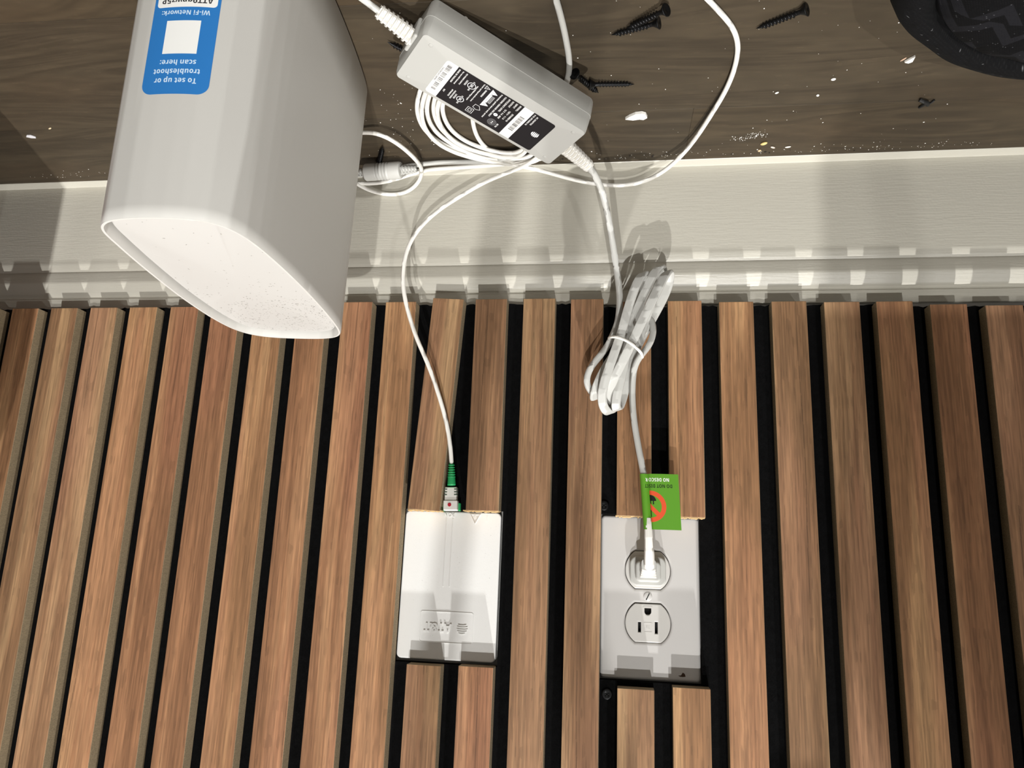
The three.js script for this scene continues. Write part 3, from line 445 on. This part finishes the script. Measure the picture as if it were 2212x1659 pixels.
// ---------------------------------------------------------------- gateway
const GW = thing('wifi_gateway', 'tall white gateway tower with a recessed dusty lid and a blue setup sticker', 'router');
{
  const plan = [[167.3, 295.7], [162.5, 300.2], [155.6, 303.2], [147.3, 304.4], [138.2, 304.6], [129.4, 303.9], [120.9, 302.4], [114.3, 300.2], [108.7, 297], [104.7, 292.8], [101.9, 287], [99.9, 278.9], [98.7, 268.3], [98.3, 255.5], [98.4, 240.2], [98.9, 223.7], [99.9, 203.9], [101.6, 181.1], [104.2, 155], [107.2, 133], [109.6, 122.6], [113.8, 114.1], [120.9, 108.6], [131.6, 106.4], [149.5, 107.3], [166.4, 110.6], [177.8, 117.6], [184.2, 129.3], [187, 148.9], [186.9, 172], [185.2, 197.5], [182.6, 219.6], [179.4, 242.3], [176, 262.9], [172.8, 279.4], [170.7, 288.4]];
  const curve = new THREE.CatmullRomCurve3(plan.map(([x, z]) => new THREE.Vector3(x, 0, z)), true, 'centripetal'), N = 180, C = [143, 205];
  const base = curve.getSpacedPoints(N).slice(0, N).map((p) => [p.x, p.z]);
  for (let k = 0; k < 100; k++) { const f = k % 2 ? -0.53 : 0.5, o = base.map((p) => p.slice()); for (let i = 0; i < N; i++) { const a = o[(i + N - 1) % N], c = o[(i + 1) % N]; base[i] = [o[i][0] + ((a[0] + c[0]) / 2 - o[i][0]) * f, o[i][1] + ((a[1] + c[1]) / 2 - o[i][1]) * f]; } }
  const nrm = base.map((_, i) => { const a = base[(i + N - 2) % N], b = base[(i + 2) % N], dx = b[0] - a[0], dz = b[1] - a[1], l = Math.hypot(dx, dz); return [dz / l, -dx / l]; });
  const sgn = ((base[0][0] - C[0]) * nrm[0][0] + (base[0][1] - C[1]) * nrm[0][1]) > 0 ? 1 : -1;
  const H = 192;
  const ring = (y, inset) => base.map((p, i) => { const t = 1 - y / H, k = 1 + 0.025 * t; return [C[0] + (p[0] - C[0]) * k - t * 1.5 - sgn * nrm[i][0] * inset, y, C[1] + (p[1] - C[1]) * k - sgn * nrm[i][1] * inset]; });
  const flip = (rs) => rs.map((r) => r.slice().reverse());
  const order = (rs) => { const a = rs[0]; let s = 0; for (let i = 0; i < a.length; i++) { const b = a[(i + 1) % a.length]; s += a[i][0] * b[2] - b[0] * a[i][2]; } return s > 0 ? flip(rs) : rs; };
  part(GW, 'body', loft(order([[0, 2.5], [0.8, 0.7], [2.5, 0], [40, 0], [90, 0], [140, 0], [185, 0], [191, 0.05], [191.8, 0.5], [192, 1.1], [191.8, 1.7], [191, 2.1], [183, 2.6], [182.2, 3.4], [182.2, 4.6]].map(([y, i]) => ring(y, i))), true, true, 0.7), M.router);
  // lid plate, a little lower than the rim, rounded at its edge
  const lidTex = dusty('184,182,178', 64, 5200, 1024, 1024, (x, y, q) => { const d = Math.hypot((x - 0.46) * 1.0, (y - 0.8) * 0.9); return q < (d < 0.2 ? 0.8 : d < 0.3 ? 0.25 : 0.035); }, [48, 44, 38], 0.3);
  const lid = loft(order([[182.4, 4.0], [186, 4.1], [187, 4.5], [187.8, 5.3], [188.2, 6.2], [188.2, 6.6], [188.2, 6.9]].map(([y, i]) => ring(y, i))), true, true, 0.7);
  const u = lid.attributes.uv, p = lid.attributes.position; for (let i = 0; i < u.count; i++) u.setXY(i, (p.getX(i) - 0.095) / 0.2 + 0.25, (p.getZ(i) - 0.1) / 0.21);
  part(GW, 'lid', lid, MAT({ map: lidTex, roughness: 0.5 }));
  // sticker on the end that faces the room; the code square is left blank
  const stick = canvasTex(700, 1840, (g, w, h) => {
    const k = 20; g.fillStyle = '#2a76bd'; g.fillRect(0, 0, w, h); g.textAlign = 'center'; g.fillStyle = '#cfe2f4';
    const t = (s, y, size, c = '#cfe2f4', b = 'bold ') => { g.fillStyle = c; g.font = b + size * k + 'px sans-serif'; g.fillText(s, w / 2, y * k); };
    t('To set up or', 8.6, 3.9); t('troubleshoot', 13.6, 3.9); t('scan here:', 18.6, 3.9);
    g.fillStyle = '#efefec'; g.fillRect(w / 2 - 9 * k, 22 * k, 18 * k, 18.5 * k);
    t('Wi-Fi Network:', 46.3, 3.6); t('Wi-Fi Password:', 60.6, 3.6);
    const pill = (y) => { g.fillStyle = '#efefec'; g.beginPath(); g.roundRect(1.6 * k, y * k, w - 3.2 * k, 7.2 * k, 2 * k); g.fill(); };
    pill(48.2); t('ATT9qpwz5P', 53.6, 4.6, '#2c2c30'); pill(62.4); t('zg7f26y3a9v5', 67.8, 4.6, '#2c2c30'); t('Manage Settings:', 75.4, 3.3); pill(77); 
  });
  const span = []; { const cand = base.map((q, i) => ({ q, i })).filter(({ q }) => q[1] > 296); cand.sort((a, b) => b.q[0] - a.q[0]); for (const c of cand) if (c.q[0] < 152.4 && c.q[0] > 117.2) span.push(c.i); }
  const rowsN = 18, pos = [], uv = [], idx = []; let L = [0]; for (let i = 1; i < span.length; i++) L.push(L[i - 1] + Math.hypot(base[span[i]][0] - base[span[i - 1]][0], base[span[i]][1] - base[span[i - 1]][1])); const LW = L[L.length - 1];
  const cols = 44, top = 127.5, bot = 35, R = 5.5;
  for (let c = 0; c <= cols; c++) {
    const s = LW * (0.5 - 0.5 * Math.cos(Math.PI * c / cols)); let a = 0; while (a < L.length - 2 && L[a + 1] < s) a++; const f = (s - L[a]) / (L[a + 1] - L[a]);
    const e = Math.min(s, LW - s), cut = e < R ? R - Math.sqrt(Math.max(0, R * R - (R - e) ** 2)) : 0, y1 = top - cut, y0 = bot + cut;
    for (let j = 0; j <= rowsN; j++) { const y = y1 + (y0 - y1) * j / rowsN, i0 = span[a], i1 = span[a + 1]; const pt = (i) => { const t = 1 - y / H, k = 1 + 0.025 * t; return [C[0] + (base[i][0] - C[0]) * k - t * 1.5 + sgn * nrm[i][0] * 0.18, C[1] + (base[i][1] - C[1]) * k + sgn * nrm[i][1] * 0.18]; }; const A = pt(i0), B = pt(i1); pos.push((A[0] + (B[0] - A[0]) * f) * S, y * S, (A[1] + (B[1] - A[1]) * f) * S); uv.push(1 - s / LW, (y - bot) / (top - bot)); }
  }
  for (let c = 0; c < cols; c++) for (let j = 0; j < rowsN; j++) { const a = c * (rowsN + 1) + j, b = a + 1, d = a + rowsN + 1, e = d + 1; idx.push(a, d, e, a, e, b); }
  const sg = new THREE.BufferGeometry(); sg.setAttribute('position', new THREE.Float32BufferAttribute(pos, 3)); sg.setAttribute('uv', new THREE.Float32BufferAttribute(uv, 2)); sg.setIndex(idx); sg.computeVertexNormals();
  part(GW, 'setup_sticker', sg, MAT({ map: stick, roughness: 0.4, side: THREE.DoubleSide }), 'blue setup sticker with white text fields');
}

// ---------------------------------------------------------------- loose screws on the floor
{
  function screwProto() {
    const T = new THREE.Group();
    part(T, 'screw_head', lathe([[1.5, -4.2], [2.0, -3.2], [3.2, -1.2], [4.1, -0.3], [4.1, 0.1], [3.7, 0.35], [1.6, 0.3], [0, -0.6]], 24), M.screw);
    const pr = [[0, -33]]; pr.push([0.35, -32], [1.35, -27.5], [1.45, -6], [1.6, -4]); part(T, 'shank', lathe(pr, 16), M.screw);
    const turns = 11, per = 18, pos = [], idx = [], y0 = -6.5, y1 = -31.5; for (let i = 0; i <= turns * per; i++) { const t = i / (turns * per), a = t * turns * 2 * Math.PI, y = y0 + (y1 - y0) * t, taper = t > 0.82 ? 1 - (t - 0.82) / 0.18 * 0.85 : 1, ri = 1.3 * taper, ro = 2.25 * taper; for (const [r, dy] of [[ri, 0.62], [ro, 0], [ri, -0.62]]) pos.push(r * Math.cos(a) * S, (y + dy) * S, r * Math.sin(a) * S); }
    for (let i = 0; i < turns * per; i++) for (let k = 0; k < 2; k++) { const a = i * 3 + k, b = a + 1, c = a + 3, d = c + 1; idx.push(a, c, d, a, d, b); }
    const g = new THREE.BufferGeometry(); g.setAttribute('position', new THREE.Float32BufferAttribute(pos, 3)); g.setIndex(idx); g.computeVertexNormals(); part(T, 'thread', g, M.screwThread, null); return T;
  }
  M.screwThread = MAT({ color: 0x1d1d1e, roughness: 0.36, metalness: 0.75, side: THREE.DoubleSide });
  const proto = screwProto();
  const put = (head, tip, label) => {
    const o = proto.clone(); o.name = numbered('wood_screw'); o.userData = { label, category: 'screw', group: 'black screws lying on the floor' };
    const h = V(...head), d = V(...tip).sub(h).normalize(); o.position.copy(h); o.quaternion.setFromUnitVectors(new THREE.Vector3(0, -1, 0), d); scene.add(o);
  };
  put([-108.8, 7.4, 193], [-85, 2.4, 172], 'black screw lying across another screw inside the big cable loop, head propped up');
  put([-105, 4.1, 177.6], [-76, 1.8, 166], 'black screw pinned under the crossing screw inside the big cable loop');
  put([-194.4, 4.1, 181.2], [-168, 1.6, 163.6], 'black screw lying alone between the big cable loop and the black bag');
  put([-58.4, 4.1, 116.6], [-88, 1.8, 111], 'black screw beside the power brick end pointing toward the white wall chip');
  put([-48.6, 5, 131], [-62, 2.4, 107], 'black screw steeply angled against the lower edge of the power brick');
  put([52, 4.1, 150], [79.6, 1.8, 176.5], 'black screw poking out by the ribbed cord end of the power brick');
  put([133, 4.1, 12], [118.2, 2.2, 45], 'black screw half hidden behind the ribbed choke beside the white gateway');
}

// ---------------------------------------------------------------- debris
{
  const shard = (pts, th, mat, at, rot, lift = 0) => { const s = new THREE.Shape(); pts.forEach((p, i) => (i ? s.lineTo(p[0], p[1]) : s.moveTo(p[0], p[1]))); s.closePath(); const g = mmScale(ext(s, th, 0.25, 0.3, 1)); g.rotateX(-Math.PI / 2); return [g.rotateZ(lift).rotateY(rot).translate(at[0] * S, 0.0004, at[1] * S), mat]; };
  let [g, m] = shard([[-9, -2], [-6, 1], [-1, 4.5], [4, 5.2], [7, 3.5], [8, -1], [5, -3.5], [2, -2.6], [-3, -3.6]], 2.2, M.chip, [-93, 69], 3.2, 0.05); solo('drywall_chip', g, m, 'largest white drywall chip, near the end of the power brick', 'chip');
  [g, m] = shard([[-2.4, -3], [0.6, 3.4], [1.2, 3.5], [2.4, -1.4], [0.5, -3.4]], 1.4, M.chip, [-274.5, 122], 2.9); solo('drywall_chip', g, m, 'small white triangular chip beside the black bag', 'chip');
  [g, m] = shard([[-4, 0.4], [-2, 2.4], [1.5, 2.4], [4, -0.6], [3.4, -2], [-0.4, -1.6]], 0.7, MAT({ color: 0xc9c7ca, roughness: 0.25 }), [422.5, 78], 3.1); solo('plastic_flake', g, m, 'translucent grey plastic flake on the floor near the shadow beyond the gateway', 'flake');
  const grain = (x, z, l, w, rot, color, label) => solo('crumb', mmScale(new THREE.SphereGeometry(1, 14, 10)).scale(l, w * 0.8, w).rotateY(rot).translate(x * S, w * 0.75 * S, z * S), MAT({ color, roughness: 0.6 }), label, 'crumb');
  grain(-196.2, 21, 2.9, 1.5, 0.5, 0xd9c07e, 'yellow grain-like crumb on the floor close to the baseboard'); grain(-194.6, 9.5, 1.5, 1.1, 0.3, 0xcdb48f, 'small beige round crumb nearest the baseboard'); grain(-204.6, 13.6, 2.2, 0.9, -0.5, 0xd3c5ba, 'pinkish white splinter-shaped crumb between the yellow grain and the white grain'); grain(-216.6, 13.2, 2.4, 0.8, 0.2, 0xebe6da, 'thin white grain lying farthest from the cable loop along the baseboard');
  grain(-229.6, 103.4, 1.7, 1.1, 0.2, 0xf0ede6, 'white oval crumb out in the open floor near the black bag'); grain(-223.4, 84.6, 1.1, 1.0, 0, 0xf0ede6, 'white round pellet on the open floor'); grain(-193.6, 90, 1.5, 0.8, 0.6, 0xf0ede6, 'tiny white stub on the floor just outside the cable loop'); grain(-270.2, 121.4, 2.4, 0.6, 0.9, 0xc4a58c, 'thin tan splinter beside the white triangular chip'); grain(396, 88.5, 1.9, 0.7, 0.4, 0xd8c4a0, 'short tan sliver near the grey plastic flake');
  const bug = [sweep([[-297, 1.4, 74], [-300, 2.4, 73], [-303.4, 2, 70.5], [-305, 1.4, 67]], 1.4, 1.4, null, { n: 8 }), sweep([[-303, 2, 71], [-301.6, 1.6, 66], [-300.5, 0.8, 63]], 0.9, 0.9, null, { n: 8 }), sweep([[-305, 1.4, 67], [-307, 1.2, 70], [-308, 0.8, 72]], 0.7, 0.7, null, { n: 8 })];
  solo('plastic_scrap', bug, MAT({ color: 0x141414, roughness: 0.6 }), 'curled black plastic scrap on the floor near the black bag', 'scrap');
  // dust and plaster crumbs along the baseboard and on the boards
  const r = rng(404), list = [], sph = new THREE.OctahedronGeometry(1, 0);
  const speck = (x, z, s) => list.push(sph.clone().scale(s * S * (0.6 + r()), s * S * 0.5, s * S * (0.6 + r())).rotateY(r() * 6).translate(x * S, s * 0.3 * S, z * S));
  for (let i = 0; i < 130; i++) speck(-380 + r() * 320, 3 + r() * r() * 14, 0.2 + 0.35 * r() * r());
  for (let i = 0; i < 150; i++) speck(-330 + r() * 480, 8 + r() * 190, 0.18 + 0.4 * r() ** 3);
  for (let i = 0; i < 70; i++) { const t = r(); speck(-172 - t * 24 + (r() - 0.5) * 8, 28 + (r() - 0.5) * 9 + t * 6, 0.22 + 0.25 * r()); }
  for (let i = 0; i < 46; i++) speck(310 + r() * 190, 6 + r() * 14, 0.2 + 0.4 * r() * r());
  for (let i = 0; i < 30; i++) speck(72 + r() * 34, 30 + r() * 90, 0.2 + 0.25 * r());
  const dust = new THREE.Mesh(merge(list), M.chip); dust.name = 'plaster_dust'; dust.castShadow = dust.receiveShadow = true; dust.userData = { kind: 'stuff', label: 'white plaster dust and crumbs scattered on the dark floorboards', category: 'dust' }; scene.add(dust);
  const list2 = []; const dr = rng(71); for (let i = 0; i < 26; i++) { const x = -320 + dr() * 700, z = 2 + dr() * 5, s = 0.5 + dr() * 0.9; list2.push(sph.clone().scale(s * S, s * 0.5 * S, s * 0.8 * S).rotateY(dr() * 6).translate(x * S, (z < 2.4 ? 0.4 : 0.35) * S + (z < 2 ? 0.002 : 0), (z + 1) * S)); }
  const dirt = new THREE.Mesh(merge(list2), MAT({ color: 0x241f19, roughness: 0.9 })); dirt.name = 'dirt_specks'; dirt.castShadow = dirt.receiveShadow = true; dirt.userData = { kind: 'stuff', label: 'dark dirt specks along the foot of the white baseboard', category: 'dirt' }; scene.add(dirt);
}

// ---------------------------------------------------------------- black bag
{
  const T = thing('fabric_bag', 'black patterned fabric bag with a seam standing on the floor', 'bag');
  const out = [[-221, 262], [-224, 240], [-229, 223], [-236, 213], [-249, 200], [-269, 184], [-289, 173], [-306, 166.5], [-324, 162.5], [-360, 158], [-400, 157], [-440, 163], [-474, 180], [-494, 212], [-500, 262], [-498, 330], [-484, 380], [-450, 404], [-400, 412], [-330, 412], [-270, 404], [-236, 380], [-222, 330]];
  const cv = new THREE.CatmullRomCurve3(out.map(([x, z]) => new THREE.Vector3(x, 0, z)), true, 'centripetal'), N = 200, b = cv.getSpacedPoints(N).slice(0, N), nn = lattice(66, 40, 40), cc = [-360, 285];
  const ring = (y, inset, wob) => b.map((p, i) => { const dx = cc[0] - p.x, dz = cc[1] - p.z, l = Math.hypot(dx, dz), w = inset + wob * (nn(i / N * 40, y * 0.3) - 0.5); return [p.x + dx / l * w, y + wob * 0.3 * (nn(i / N * 40 + 9, inset * 0.09 + 3) - 0.5), p.z + dz / l * w]; }).reverse();
  const map = canvasTex(1024, 512, (g, w, h) => {
    g.fillStyle = '#060607'; g.fillRect(0, 0, w, h); g.strokeStyle = '#17171a'; g.lineWidth = 26; g.lineJoin = 'miter';
    for (let j = -1; j < 6; j++) { g.beginPath(); for (let i = -1; i < 22; i++) { const x = i * 62, y = j * 150 + (i % 2 ? 84 : 0); i < 0 ? g.moveTo(x, y) : g.lineTo(x, y); } g.stroke(); }
    const r = rng(13); for (let y = 0; y < h; y += 6) for (let x = 0; x < w; x += 6) { const k = 8 + r() * 20 + (r() > 0.97 ? 110 : 0); g.fillStyle = `rgba(${k},${k},${k + 2},.6)`; g.beginPath(); g.arc(x + (y / 6 % 2) * 3, y, 1.5, 0, 7); g.fill(); }
  }); map.wrapS = map.wrapT = THREE.RepeatWrapping; 
  const bump = map.clone(); bump.colorSpace = THREE.NoColorSpace; const fm = MAT({ map, roughness: 0.9, bumpMap: bump, bumpScale: 0.0004, specularIntensity: 0.25 });
  const plain = MAT({ map: canvasTex(512, 512, (g, w, h) => { g.fillStyle = '#070708'; g.fillRect(0, 0, w, h); const r = rng(14); for (let y = 0; y < h; y += 6) for (let x = 0; x < w; x += 6) { const k = 10 + r() * 16 + (r() > 0.975 ? 110 : 0); g.fillStyle = `rgba(${k},${k},${k + 1},.7)`; g.beginPath(); g.arc(x + (y / 6 % 2) * 3, y, 1.6, 0, 7); g.fill(); } }), roughness: 0.9, specularIntensity: 0.3 }); plain.map.wrapS = plain.map.wrapT = THREE.RepeatWrapping;
  const planar = (g) => { const u = g.attributes.uv, p = g.attributes.position; for (let i = 0; i < u.count; i++) u.setXY(i, p.getX(i) / 0.2 + p.getY(i) / 0.3, p.getZ(i) / 0.1 + p.getY(i) / 0.1); return g; };
  part(T, 'rim_band', planar(loft([[0.2, 6, 0], [3, 2, 1], [15, 0, 2], [34, -1, 2], [45, 0.5, 1.5], [51, 4, 1.5], [54, 9, 1.5], [53.5, 14, 1.5], [50, 18, 1.5], [47, 19, 1.5]].map((k) => ring(...k)), true, true, 0.9)), plain);
  part(T, 'top_panel', planar(loft([[46, 19, 1], [48.5, 19.6, 1.5], [52, 21, 2.5], [57, 25, 5], [61.5, 33, 8], [64, 46, 9], [65.5, 64, 9], [66, 88, 6]].map((k) => ring(...k)), true, true, 0.9)), fm);
}

// ---------------------------------------------------------------- out of the view, but felt in its light
{
  // glazed floor vase beyond the gateway: it throws the dark edge over the end of the baseboard
  const vp = [[0, 0], [66, 0], [76, 12], [80, 40], [80, 370], [77, 405], [70, 445], [58, 490], [46, 520], [48, 540], [44, 540], [42, 520], [0, 505]];
  const v = solo('floor_vase', lathe(vp, 64), MAT({ color: 0x8a4a3a, roughness: 0.5 }), 'tall reddish brown floor vase standing by the wall beyond the gateway', 'vase'); v.position.copy(V(486, 0, 168));
  // clothes rail behind the camera with a dark coat, which shades one side of the wall from the middle lamp
  const T = thing('clothes_rail', 'black steel clothes rail standing behind the viewpoint', 'clothes rail');
  part(T, 'frame', [sweep([[-140, 14, 700], [-140, 1500, 700], [-620, 1500, 700], [-620, 14, 700]], 12), sweep([[-140, 14, 520], [-140, 14, 900]], 12), sweep([[-620, 14, 520], [-620, 14, 900]], 12)], M.screw);
  const c = new THREE.Shape(); c.moveTo(-290, 702); c.lineTo(-288, 955); c.lineTo(-199, 985); c.lineTo(-196, 1180); c.quadraticCurveTo(-210, 1330, -310, 1400); c.lineTo(-360, 1440); c.lineTo(-450, 1400); c.quadraticCurveTo(-560, 1330, -570, 1180); c.lineTo(-600, 702); c.closePath();
  const coat = thing('coat', 'dark brown coat hanging on the clothes rail behind the viewpoint', 'coat'); part(coat, 'coat_body', mmScale(ext(c, 60, 18, 18, 4)).translate(0, 0, 0.66), MAT({ color: 0x3a2a22, roughness: 0.95 }));
  part(coat, 'hanger_hook', sweep([[-360, 1440, 690], [-360, 1470, 690], [-372, 1500, 690], [-360, 1516, 690], [-346, 1506, 690]], 2.5), M.steel);
}
// recessed lamps: trim ring, glowing lens, and the light just under it
LAMPS.forEach(([x, z, cd, rad], i) => {
  const where = ['nearest the slat wall', 'in the second row over the viewpoint', 'in the third row over the viewpoint', 'far along the room on the bag side'][i];
  const T = thing('recessed_lamp', 'small round recessed ceiling lamp ' + where, 'ceiling lamp'); T.position.set(x, CEIL, z);
  part(T, 'trim_ring', lathe([[28, -6], [30, -7], [44, -5], [46, 0], [28, 0]], 40), M.plate);
  const e = part(T, 'lens', mmScale(new THREE.CylinderGeometry(27, 27, 3, 40)).translate(0, -0.0015, 0), MAT({ color: 0x222222, emissive: LAMP_COLOR, emissiveIntensity: 14 })); e.castShadow = false;
  const l = new THREE.SpotLight(LAMP_COLOR, cd, 0, 1.35, 0.3, 2); l.position.set(0, -0.012, 0); l.target.position.set(0, -1, 0); T.add(l, l.target); l.castShadow = true; l.shadow.mapSize.set(2048, 2048); l.shadow.radius = rad / 0.02; l.shadow.bias = -0.0005;
});

renderer.render(scene, camera);
